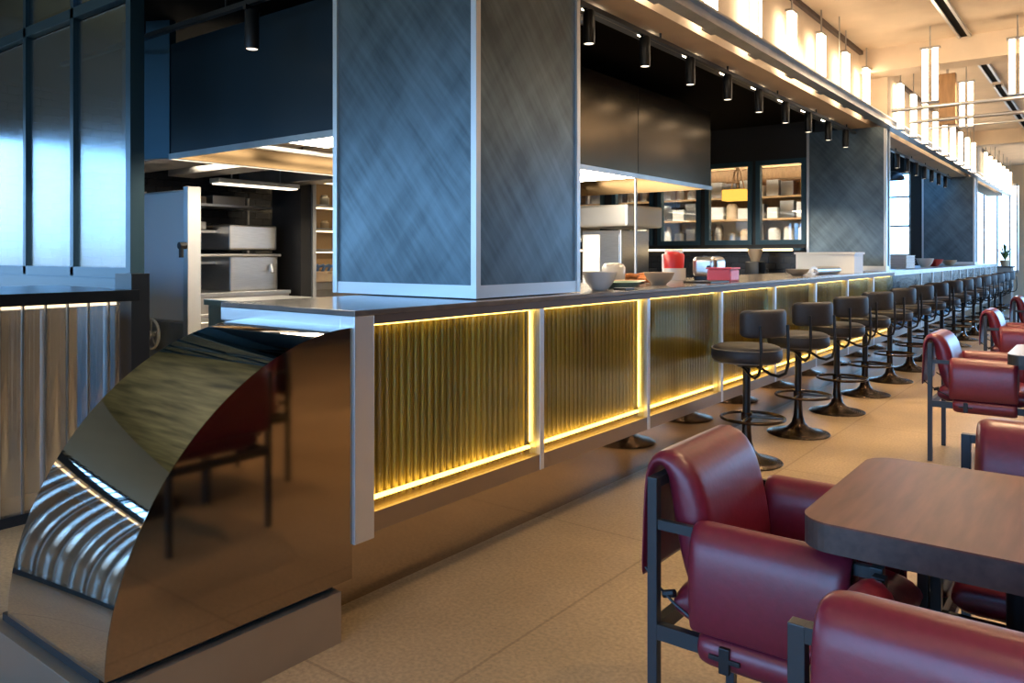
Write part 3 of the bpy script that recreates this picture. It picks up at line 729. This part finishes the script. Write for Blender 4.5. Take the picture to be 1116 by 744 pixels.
B().tube([(0, 0, .15), (0, 0, 1.02)], .008).tube([(-.1, 0, .15), (-.05, 0, .4), (0, 0, .5)], .01).tube([(.1, 0, .15), (.05, 0, .4), (0, 0, .5)], .01).obj('stem', 'timber', t)
for x in (-3.9, -5.4, -7.0):
    o = B().box(-.55, .55, -.3, .3, -.03, 0).obj('store_ceiling_light', 'store_light', loc=(x, 11.2, 3.1)); tag(o, 'flat rectangular light under the store ceiling behind the windows', 'ceiling light', 'store ceiling lights')

# ================================================================== LEFT SCREEN
t = thing('low_screen_counter', 'dark-topped low counter with smoky fluted panels at the left edge', 'counter', (-4.2, 2.1, 0))
B().box(-1.0, .04, -3.6, .04, 1.055, 1.115, .004).obj('counter_cap', 'black_metal', t)
B().box(-.16, .02, .0, .10, 0, 1.2).obj('end_post', 'frame', t)
b = B(); n = 46; per = 6; vs = []
for i in range(n*per+1):
    u = i/per; yy = -3.55+3.5*i/(n*per); xx = .012*abs(math.sin(PI*u))
    vs.append((b.bm.verts.new((xx, yy, .05)), b.bm.verts.new((xx, yy, 1.055))))
for p, q in zip(vs, vs[1:]): b.bm.faces.new((p[0], q[0], q[1], p[1]))
b.obj('fluted_panel', 'flute_left', t, smooth=60)
for k in range(34): B().box(.0, .018, -.12-.102*k, -.112-.102*k, .05, 1.055).obj('rib_joint', 'dull_steel', t)
B().box(-.03, .02, -3.55, 0, 0, .05).obj('bottom_rail', 'frame', t)
B().box(-.06, -.04, -3.5, -.05, 1.035, 1.05).obj('led_strip', 'led_soft', t)
B().box(-1.0, -.5, -3.5, -.05, .0, 1.0).obj('cabinet', 'cream', t)
for i, (y, z, m, l) in enumerate(((.9, .68, 'cream', 'pale carton'), (1.25, .68, 'ceramic', 'white tub'), (1.6, .68, 'pink', 'pink tub'), (.6, .68, 'ceramic', 'white carton'))): pass

t = thing('glass_partition', 'tall smoky blue glass partition in a dark steel grid at upper left', 'partition', (-4.96, 2.5, 0))
b = B()
for k in range(5): b.box(-.79*k-.024, -.79*k+.024, -.03, .03, 1.16, 3.6)
for z in (1.185, 2.98, 3.58): b.box(-3.2, .02, -.03, .03, z-.035, z+.035)
b.box(-.01, .05, -.04, .05, 0, 3.6)
b.obj('grid_frame', 'navy_frame', t)
for k in range(4):
    B().box(-.79*(k+1)+.022, -.79*k-.022, -.004, .004, 1.22, 2.915).obj('glass_pane', 'smoked', t)
    B().box(-.79*(k+1)+.024, -.79*k-.024, -.004, .004, 3.015, 3.545).obj('transom_pane', 'smoked', t)
B().box(-3.2, -.01, -.05, .05, 0, 1.15).obj('lower_panel', 'navy_frame', t)


# ================================================================== STOOLS
def stool():
    t = thing('bar_stool', 'nearest charcoal bar stool with a curved back, first in the row', 'bar stool', (-1.835, 4.82, 0), group=None)
    prof = [(0, 0), (.215, 0), (.22, .006), (.215, .012), (.17, .022), (.12, .032), (.075, .05), (.048, .08), (.034, .13), (.028, .2), (.026, .3), (0, .3)]
    B().lathe(prof, n=40).obj('base', 'bronze', t, smooth=50)
    B().tube([(0, 0, .29), (0, 0, .63)], .024, 18).obj('pole', 'black_metal', t, smooth=True)
    fr = B().tube([(.06+.19*math.cos(a), .19*math.sin(a), .29) for a in [2*PI*i/36 for i in range(36)]], .010, 8, closed=True).obj('foot_ring', 'bronze', t, smooth=True)
    B().tube([(.02, .0, .29), (.165, .16, .29)], .009, 8).tube([(.02, 0, .29), (.165, -.16, .29)], .009, 8).tube([(0, 0, .265), (0, 0, .315)], .034, 16).obj('ring_bracket', 'bronze', fr, smooth=True)
    st = B().lathe([(0, .63), (.16, .63), (.195, .637), (.212, .652), (.216, .675), (.214, .705), (.20, .728), (.175, .738), (.1, .745), (0, .747)], n=44).obj('seat', 'stool_seat', t, smooth=60)
    B().tube([(.213*math.cos(a), .213*math.sin(a), .716) for a in [2*PI*i/44 for i in range(44)]], .004, 6, closed=True).tube([(.20*math.cos(a), .20*math.sin(a), .638) for a in [2*PI*i/44 for i in range(44)]], .004, 6, closed=True).obj('piping', 'piping', st, smooth=True)
    B().lathe([(0, .60), (.06, .60), (.11, .63), (0, .63)], n=24).obj('seat_plate', 'black_metal', t, smooth=True)
    # curved padded back
    b = B(); secs = []; th = .07; zc, hz = .885, .085
    A = 50
    for i in range(25):
        a = math.radians(-A+2*A*i/24); e = min(i, 24-i)/4; f = 1 if e >= 1 else math.sqrt(1-(1-e)**2)*.85+.15
        sec = []
        for k in range(20):
            q = 2*PI*k/20; cx = abs(math.cos(q))**.55*math.copysign(1, math.cos(q)); cz = abs(math.sin(q))**.4*math.copysign(1, math.sin(q))
            r = .215+th/2*cx*f; z = zc+hz*cz*(f*.35+.65)
            sec.append(b.bm.verts.new((r*math.cos(a), r*math.sin(a)*.95, z)))
        secs.append(sec)
    for p, q in zip(secs, secs[1:]):
        for k in range(20): b.bm.faces.new((p[k], p[(k+1) % 20], q[(k+1) % 20], q[k]))
    b.bm.faces.new(secs[0][::-1]); b.bm.faces.new(secs[-1])
    bk = b.obj('backrest', 'stool_seat', t, smooth=60)
    for s in (-1, 1):
        pts = []
        for x, z in ((.02, .605), (.08, .59), (.14, .565), (.20, .56), (.25, .585), (.272, .64), (.275, .72), (.272, .80), (.268, .88)):
            pts.append((x*.965, s*(.045+.055*min(1, x/.25)), z))
        B().tube(pts, .0095, 10).obj('back_tube', 'black_metal', t, smooth=True)
    return t
ordn = ['', 'second', 'third', 'fourth', 'fifth', 'sixth', 'seventh', 'eighth', 'ninth', 'tenth', 'eleventh', 'twelfth', 'thirteenth', 'fourteenth', 'fifteenth']
S0 = stool(); S0.rotation_euler.z = -.55; S0['group'] = 'charcoal stools in a row along the bar'
for k in range(1, 15):
    dup(S0, (-1.835+random.uniform(-.01, .01), 4.82+1.0*k, 0), rz=-.55+random.uniform(-.1, .1), label='charcoal bar stool with a curved back, %s from the near end of the row' % ordn[k])

# ================================================================== CHAIRS AND TABLES
def chair(label, loc, rz):
    """local +Y = front of the chair, origin under the middle of its rear legs"""
    t = thing('leather_armchair', label, 'armchair', loc, rz, None)
    w, dp, s = .25, .52, .026
    for sx in (-1, 1):
        x = sx*w
        B().box(x-s/2, x+s/2, -s/2, s/2, 0, .745, .002).obj('rear_leg', 'frame', t)
        B().box(x-s/2, x+s/2, dp-s/2, dp+s/2, 0, .645, .002).obj('front_leg', 'frame', t)
        B().box(x-.008, x+.008, s/2, dp-s/2, .618, .642).obj('arm_rail', 'frame', t)
        B().box(x-.012, x+.012, s/2, dp-s/2, .345, .383).obj('side_rail', 'frame', t)
    for cb in (B().box(-w+s/2, w-s/2, -s/2, s/2, .72, .745), B().box(-w+s/2, w-s/2, -.012, .012, .345, .383), B().box(-w+s/2, w-s/2, dp-.012, dp+.012, .345, .383)): cb.obj('cross_rail', 'frame', t)
    # seat cushion
    xs = [-.22+.44*i/24 for i in range(25)]
    cl = [(.03, .425)]+[(.03+.485*i/14, .425+.01*math.sin(PI*i/14)) for i in range(1, 14)]+[(.53, .425)]
    th = [.05]+[.10+.03*math.sin(PI*i/14) for i in range(1, 14)]+[.06]
    B().ribbon(cl, xs, th, end=.05).obj('seat_cushion', 'leather', t, smooth=70, subd=1)
    # back: rear flap, roll over the rail, thick front pad
    cl = [(-.052, .47), (-.050, .55), (-.046, .64), (-.042, .71), (-.034, .76), (-.008, .786), (.028, .775), (.052, .735), (.066, .68), (.082, .60), (.098, .52), (.108, .455)]
    th = [.012, .014, .016, .02, .03, .046, .066, .085, .095, .098, .095, .06]
    xs = [-.22+.44*i/28 for i in range(29)]
    B().ribbon(cl, xs, th, end=.04).obj('back_cushion', 'leather', t, smooth=70, subd=1)
    for sx in (-1, 1):
        pts = [(sx*.236, y, z) for y, z in ((-.045, .5), (-.04, .62), (-.03, .735))]
    # arm slings
    for sx in (-1, 1):
        cx = sx*w
        cl = [(cx+sx*.034, .405), (cx+sx*.040, .45), (cx+sx*.042, .52), (cx+sx*.038, .59), (cx+sx*.028, .635), (cx, .658), (cx-sx*.028, .638), (cx-sx*.038, .59), (cx-sx*.04, .52), (cx-sx*.038, .46)]
        th = [.018, .034, .042, .040, .032, .028, .032, .038, .038, .02]
        ys = [.11+.365*i/24 for i in range(25)]
        a = B().ribbon(cl, ys, th, axis='y', end=.035).obj('arm_sling', 'leather', t, smooth=70, subd=1)
        # lower roll of the seat sling wrapped round the side rail
        cl = [(cx-sx*.02, .40), (cx+sx*.016, .405), (cx+sx*.036, .385), (cx+sx*.034, .355), (cx+sx*.012, .332), (cx-sx*.03, .33)]
        th = [.02, .022, .024, .024, .022, .018]
        B().ribbon(cl, [.13+.34*i/20 for i in range(21)], th, axis='y', end=.03).obj('seat_sling', 'leather', t, smooth=70, subd=1)
        B().box(cx+sx*.046-.006, cx+sx*.046+.006, .19, .215, .335, .395, .002).box(cx+sx*.048-.004, cx+sx*.048+.004, .165, .24, .362, .372, .001).obj('strap_buckle', 'black_metal', t)
        B().tube([(cx-sx*.03, -.04, .50), (cx-sx*.015, .0, .47), (cx, .05, .445), (cx+sx*.01, .11, .42)], .0035, 6).tube([(cx-.012, .02, .452), (cx-.012, .05, .462)], .010, 8).obj('lacing_toggle', 'black_metal', t, smooth=True)
    return t
RZ = -PI/2    # chair local +Y turned to world +X (faces the dining side)
A = chair('nearest burgundy leather armchair, side-on at the left end of the walnut table', (-.915, 2.03, 0), RZ)
def mk(loc, rz, label, group=None):
    o = dup(A, loc, rz, label); return o
mk((-.13, 1.21, 0), 0, 'burgundy leather armchair seen from behind in the bottom right corner')
mk((-.115, 2.80, 0), PI, 'burgundy leather armchair on the far side of the walnut table, back showing above it')
mk((-.925, 5.81, 0), RZ, 'burgundy leather armchair beside the grey-topped table, facing right')
mk((-.93, 8.55, 0), RZ, 'burgundy leather armchair in the row behind the grey-topped table, third from the camera')
mk((-.95, 11.4, 0), RZ, 'farthest burgundy leather armchair, at the right edge of the photo')

def table(name, label, x0, x1, y0, y1, topm, edgem, r=.07):
    t = thing(name, label, 'table', ((x0+x1)/2, (y0+y1)/2, 0)); hx, hy = (x1-x0)/2, (y1-y0)/2
    pts = []
    for cx, cy, a0 in ((hx-r, hy-r, 0), (-hx+r, hy-r, 90), (-hx+r, -hy+r, 180), (hx-r, -hy+r, 270)):
        for i in range(9): a = math.radians(a0+i*90/8); pts.append((cx+r*math.cos(a), cy+r*math.sin(a)))
    def slab(z0, z1, ins=0):
        b = B(); lo = [b.bm.verts.new((x, y, z0)) for x, y in pts]; hi = [b.bm.verts.new((x, y, z1)) for x, y in pts]; n = len(pts)
        for i in range(n): b.bm.faces.new((lo[i], lo[(i+1) % n], hi[(i+1) % n], hi[i]))
        b.bm.faces.new(lo[::-1]); b.bm.faces.new(hi)
        return b
    slab(.746, .75).obj('table_top', topm, t); slab(.69, .746).obj('table_edge', edgem, t)
    B().box(-hx+.3, hx-.3, -.04, .04, .665, .69).box(-.04, .04, -hy+.15, hy-.15, .665, .69).obj('support_frame', 'black_metal', t)
    for sx in (-1, 1):
        B().tube([(sx*(hx-.38), 0, .02), (sx*(hx-.38), 0, .665)], .035, 16).obj('pedestal', 'black_metal', t, smooth=True)
        B().lathe([(0, 0), (.24, 0), (.24, .012), (.05, .025), (0, .025)], cx=sx*(hx-.38)).obj('foot_plate', 'black_metal', t, smooth=50)
    return t
table('dining_table', 'walnut-topped dining table with rounded corners in the right foreground', -.53, .75, 1.67, 2.32, 'wood', 'wood_edge')
table('dining_table', 'grey-topped dining table at the right edge, farther back', -.475, .8, 5.13, 5.78, 'grey_top', 'frame')
table('dining_table', 'dark far dining table near the third armchair', -.5, .7, 8.0, 8.6, 'wood', 'wood_edge')

# host cabinet at the far end
t = thing('host_cabinet', 'grey host cabinet standing by the far windows past the bar', 'cabinet', (-2.05, 22.2, 0))
B().box(-.42, .1, 0, .5, .05, 1.0, .01).obj('body', 'dull_steel', t); B().box(-.45, .13, -.03, .53, 1.0, 1.04, .004).obj('cabinet_top', 'counter', t); B().box(-.4, .08, .02, .48, 0, .05).obj('base', 'black_paint', t)
t = thing('potted_plant', 'small brown-leaved plant on top of the far host cabinet', 'plant', (-2.1, 22.4, 1.04))
B().lathe([(0, 0), (.08, 0), (.11, .14), (.09, .14), (0, .13)]).obj('pot', 'cream', t, smooth=50)
b = B()
for k in range(26):
    a = random.uniform(0, 6.28); r = random.uniform(.12, .3); h = random.uniform(.15, .45)
    p = [(0, 0, .13), (r*.4*math.cos(a), r*.4*math.sin(a), .13+h*.7), (r*math.cos(a), r*math.sin(a), .13+h)]
    d = Vector((-math.sin(a), math.cos(a), 0))*.02
    q = [b.bm.verts.new(Vector(p[0])), b.bm.verts.new(Vector(p[1])+d), b.bm.verts.new(Vector(p[2])), b.bm.verts.new(Vector(p[1])-d)]
    b.bm.faces.new(q)
b.obj('foliage', 'green', t)

# ================================================================== THINGS ON THE COUNTER
def bowl(name, loc, r, h, m, label, cat='bowl'):
    b = B().lathe([(0, 0), (r*.45, 0), (r*.5, .008), (r*.8, h*.45), (r, h), (r*.95, h), (r*.74, h*.45), (r*.42, .02), (0, .018)], n=32, close=False)
    return tag(b.obj(name, m, smooth=60, loc=loc), label, cat)
bowl('mixing_bowl', (-2.22, 3.68, ZT), .095, .10, 'ceramic', 'white mixing bowl, nearest item on the bar just past the column')
bowl('wooden_bowl', (-2.33, 4.60, ZT), .10, .08, 'cream', 'speckled tan bowl on the bar beside the green plate')
t = B().lathe([(0, 0), (.06, 0), (.075, .03), (.078, .11), (.06, .135), (0, .14)], n=28).obj('white_canister', 'ceramic', smooth=50, loc=(-2.62, 4.52, ZT)); tag(t, 'squat white canister on the bar behind the mixing bowl', 'canister')
def plate(loc, r, m, label, h=.018):
    o = B().lathe([(0, 0), (r*.6, 0), (r, h), (r*.97, h+.003), (r*.6, .006), (0, .006)], n=36, close=False).obj('serving_plate', m, smooth=60, loc=loc); return tag(o, label, 'plate')
plate((-2.26, 3.98, ZT), .12, 'mint', 'mint green shallow plate on the bar between the two bowls', .035)
plate((-2.42, 4.32, ZT), .13, 'cream', 'wide tan plate on the bar partly behind the speckled bowl', .03)
t = thing('vegetable_pile', 'small heap of orange vegetables behind the green plate', 'vegetables', (-2.55, 4.72, ZT)); b = B()
for k in range(7):
    a = k*.9; x, y = .05*math.cos(a), .09*math.sin(a); b.tube([(x-.05, y, .02+.012*(k % 3)), (x, y+.01, .025+.014*(k % 3)), (x+.05, y+.02, .02+.012*(k % 3))], .018, 8)
t2 = b.obj('carrot_pieces', 'orange', t, smooth=True); t2['kind'] = 'stuff'
t = thing('chopping_board', 'dark flat board lying between mixing bowl and green plate', 'board', (-2.13, 3.80, ZT)); B().box(-.045, .03, -.05, .05, 0, .012, .003).obj('board', 'black_metal', t)
t = thing('red_white_jar', 'red and white lidded jar on the bar, right of the white canister', 'jar', (-2.70, 5.58, ZT))
B().lathe([(0, 0), (.085, 0), (.09, .02), (.09, .09), (0, .09)], n=24).obj('jar_base', 'ceramic', t, smooth=50)
B().lathe([(.075, .09), (.08, .19), (.06, .215), (0, .22)], n=24).obj('jar_body', 'red', t, smooth=50)
B().box(-.092, -.05, -.03, .03, .08, .2, .01).box(-.07, .07, -.025, .025, .2, .235, .01).obj('jar_handle', 'ceramic', t)
t = thing('steel_toaster', 'rounded steel toaster on the bar between the red jar and pink tub', 'toaster', (-2.5, 5.78, ZT))
B().box(-.1, .1, -.11, .11, .02, .18, .05, 5).obj('body', 'steel', t, smooth=40)
B().box(-.085, .085, -.095, .095, 0, .03, .006).obj('base', 'black_metal', t); B().box(-.06, -.02, -.08, .08, .176, .184).box(.02, .06, -.08, .08, .176, .184).obj('slot', 'black_paint', t)
B().tube([(.05, -.11, .1), (.05, -.135, .1)], .012).obj('lever', 'black_metal', t, smooth=True)
t = thing('pink_tub', 'pink rectangular tub standing on the bar', 'tub', (-2.27, 5.50, ZT))
B().box(-.09, .09, -.085, .085, 0, .088, .012).obj('tub_body', 'pink', t); B().box(-.096, .096, -.09, .09, .088, .1, .004).obj('tub_lid', 'pink', t)
t = B().box(-.1, .1, -.16, .16, 0, .012, .003).obj('black_tray', 'black_metal', loc=(-2.25, 5.16, ZT)); tag(t, 'low black tray on the bar left of the pink tub', 'tray')
t = thing('storage_crate', 'long translucent white crate on the bar in front of the second column', 'crate', (-2.45, 8.85, ZT))
b = B().box(-.3, .3, -.18, .18, 0, .012)
for a in ((-.3, .3, -.18, -.172), (-.3, .3, .172, .18), (-.3, -.292, -.172, .172), (.292, .3, -.172, .172)): b.box(*a, .012, .22)
b.obj('crate_body', 'plastic', t); B().box(-.315, .315, -.195, -.18, .2, .222).box(-.315, .315, .18, .195, .2, .222).box(-.315, -.3, -.18, .18, .2, .222).box(.3, .315, -.18, .18, .2, .222).obj('crate_rim', 'plastic', t)
t = thing('cling_film_roll', 'long wrapped foil roll lying on the bar before the crate', 'roll', (-2.25, 8.1, ZT))
B().tube([(-.05, -.3, .04), (.0, .3, .04)], .04, 18).obj('roll', 'steel', t, smooth=True); B().tube([(-.055, -.34, .04), (.005, .34, .04)], .018, 12).obj('core', 'ceramic', t, smooth=True)
bowl('steel_basin', (-2.35, 7.45, ZT), .11, .06, 'steel', 'shallow steel basin on the bar left of the foil roll')
for k in range(5):
    o = B().box(-.25, .25, -.3, .3, 0, .03, .006).box(-.26, .26, -.31, .31, .03, .036).obj('stacked_tray', 'plastic', loc=(-2.6, 12.6, ZT+.038*k)); tag(o, 'flat white tray in the stack on the far counter after the second column', 'tray', 'stacked white trays on the far counter')
bowl('red_bowl', (-2.45, 15.0, ZT), .16, .12, 'red', 'dull red bowl on the far counter before the third column')
bowl('pale_bowl', (-2.4, 14.0, ZT), .13, .14, 'ceramic', 'pale deep bowl on the far counter left of the red bowl')
bowl('tan_bowl', (-2.4, 16.3, ZT), .13, .1, 'cream', 'tan bowl on the far counter right of the red bowl')
# pendants in bay two
for x, y, z, l in ((-3.1, 13.2, 2.62, 'black dome pendant nearer the second column in the bright bay'), (-3.05, 14.8, 2.6, 'black dome pendant farther off in the bright bay')):
    t = thing('dome_pendant', l, 'pendant lamp', (x, y, z))
    B().lathe([(.20, 0), (.19, .06), (.13, .12), (.04, .15), (0, .15)], n=28, close=False).obj('shade', 'black_metal', t, smooth=True)
    B().lathe([(0, .03), (.11, .03), (.11, .05), (0, .05)]).obj('bulb', 'led_soft', t, smooth=True); B().tube([(0, 0, .15), (0, 0, 3.3-z)], .006, 6).obj('cable', 'black_metal', t)

# ================================================================== LIGHT
def area(name, loc, rot, sx, sy, e, col, portal=False):
    l = bpy.data.lights.new(name, 'AREA'); l.shape = 'RECTANGLE'; l.size = sx; l.size_y = sy; l.energy = e; l.color = col
    o = bpy.data.objects.new(name, l); C.objects.link(o); o.location = loc; o.rotation_euler = rot
    if portal: l.cycles.is_portal = True
    return o
for i, (a, c) in enumerate(front_open): area('window_portal', ((a+c)/2, -4.62, 1.78), (PI/2, 0, 0), c-a, 3.05, 1, (1, 1, 1), True)
area('window_portal', (-8.72, -1.1, 1.48), (PI/2, 0, -PI/2), 6.7, 2.05, 1, (1, 1, 1), True)
for y0, y1, op in segs:
    if op: area('window_portal', (5.12, (y0+y1)/2, 1.8), (PI/2, 0, PI/2), y1-y0, 2.6, 1, (1, 1, 1), True)
area('window_portal', (2.35, 24.12, 1.75), (-PI/2, 0, 0), 5.3, 2.9, 1, (1, 1, 1), True)
area('window_portal', (-2.5, 24.12, 2.0), (-PI/2, 0, 0), 1.15, 2.3, 1, (1, 1, 1), True)
area('window_portal', (-4.0, 17.85, 2.0), (-PI/2, 0, 0), 1.4, 2.0, 1, (1, 1, 1), True)
# recessed downlights' beams
for (x, y) in DL[:16]:
    l = bpy.data.lights.new('downlight_beam', 'SPOT'); l.energy = 60 if x > 1 else 140 if y < 3 else 260; l.color = (1, .70, .40); l.spot_size = math.radians(110); l.spot_blend = .8; l.shadow_soft_size = .05
    o = bpy.data.objects.new('downlight_beam', l); C.objects.link(o); o.location = (x, y, CEIL-.02)
for k in range(9):
    l = bpy.data.lights.new('track_beam', 'SPOT'); l.energy = 22; l.color = (1, .78, .5); l.spot_size = math.radians(60); l.spot_blend = .6; l.shadow_soft_size = .03
    o = bpy.data.objects.new('track_beam', l); C.objects.link(o); o.location = (-2.5, 4.02+.71*k, 2.56)
w = bpy.data.worlds.new('sky'); sc.world = w; w.use_nodes = True; nt = w.node_tree; N = nt.nodes; L = nt.links
bg = N['Background']; tc = N.new('ShaderNodeTexCoord'); sp = N.new('ShaderNodeSeparateXYZ'); rp = N.new('ShaderNodeValToRGB')
L.new(tc.outputs['Generated'], sp.inputs[0]); L.new(sp.outputs[2], rp.inputs[0]); L.new(rp.outputs[0], bg.inputs[0])
e = rp.color_ramp.elements; e[0].position = 0; e[0].color = (.12, .16, .2, 1); e[1].position = 1; e[1].color = (.16, .42, 1, 1)
q = e.new(.01); q.color = (.2, .34, .5, 1); q = e.new(.06); q.color = (.27, .58, 1, 1); q = e.new(.4); q.color = (.16, .46, 1, 1)
bg.inputs[1].default_value = 15

# ================================================================== CAMERA
cam = bpy.data.cameras.new('camera'); co = bpy.data.objects.new('camera', cam); C.objects.link(co)
cam.sensor_width = 36; cam.lens = 856/1116*36; cam.shift_y = -(372-278)/1116; cam.clip_start = .05
co.location = (0, 0, 1.3); co.rotation_euler = (PI/2, 0, math.radians(37.47)); sc.camera = co
vs = sc.view_settings; vs.view_transform = 'Standard'; vs.look = 'None'; vs.gamma = 1; vs.use_curve_mapping = False; vs.exposure = 0
cy = sc.cycles; cy.use_denoising = True; cy.max_bounces = 8; cy.transparent_max_bounces = 12; cy.glossy_bounces = 5; cy.diffuse_bounces = 4
cy.sample_clamp_indirect = 6; cy.caustics_reflective = False; cy.caustics_refractive = False
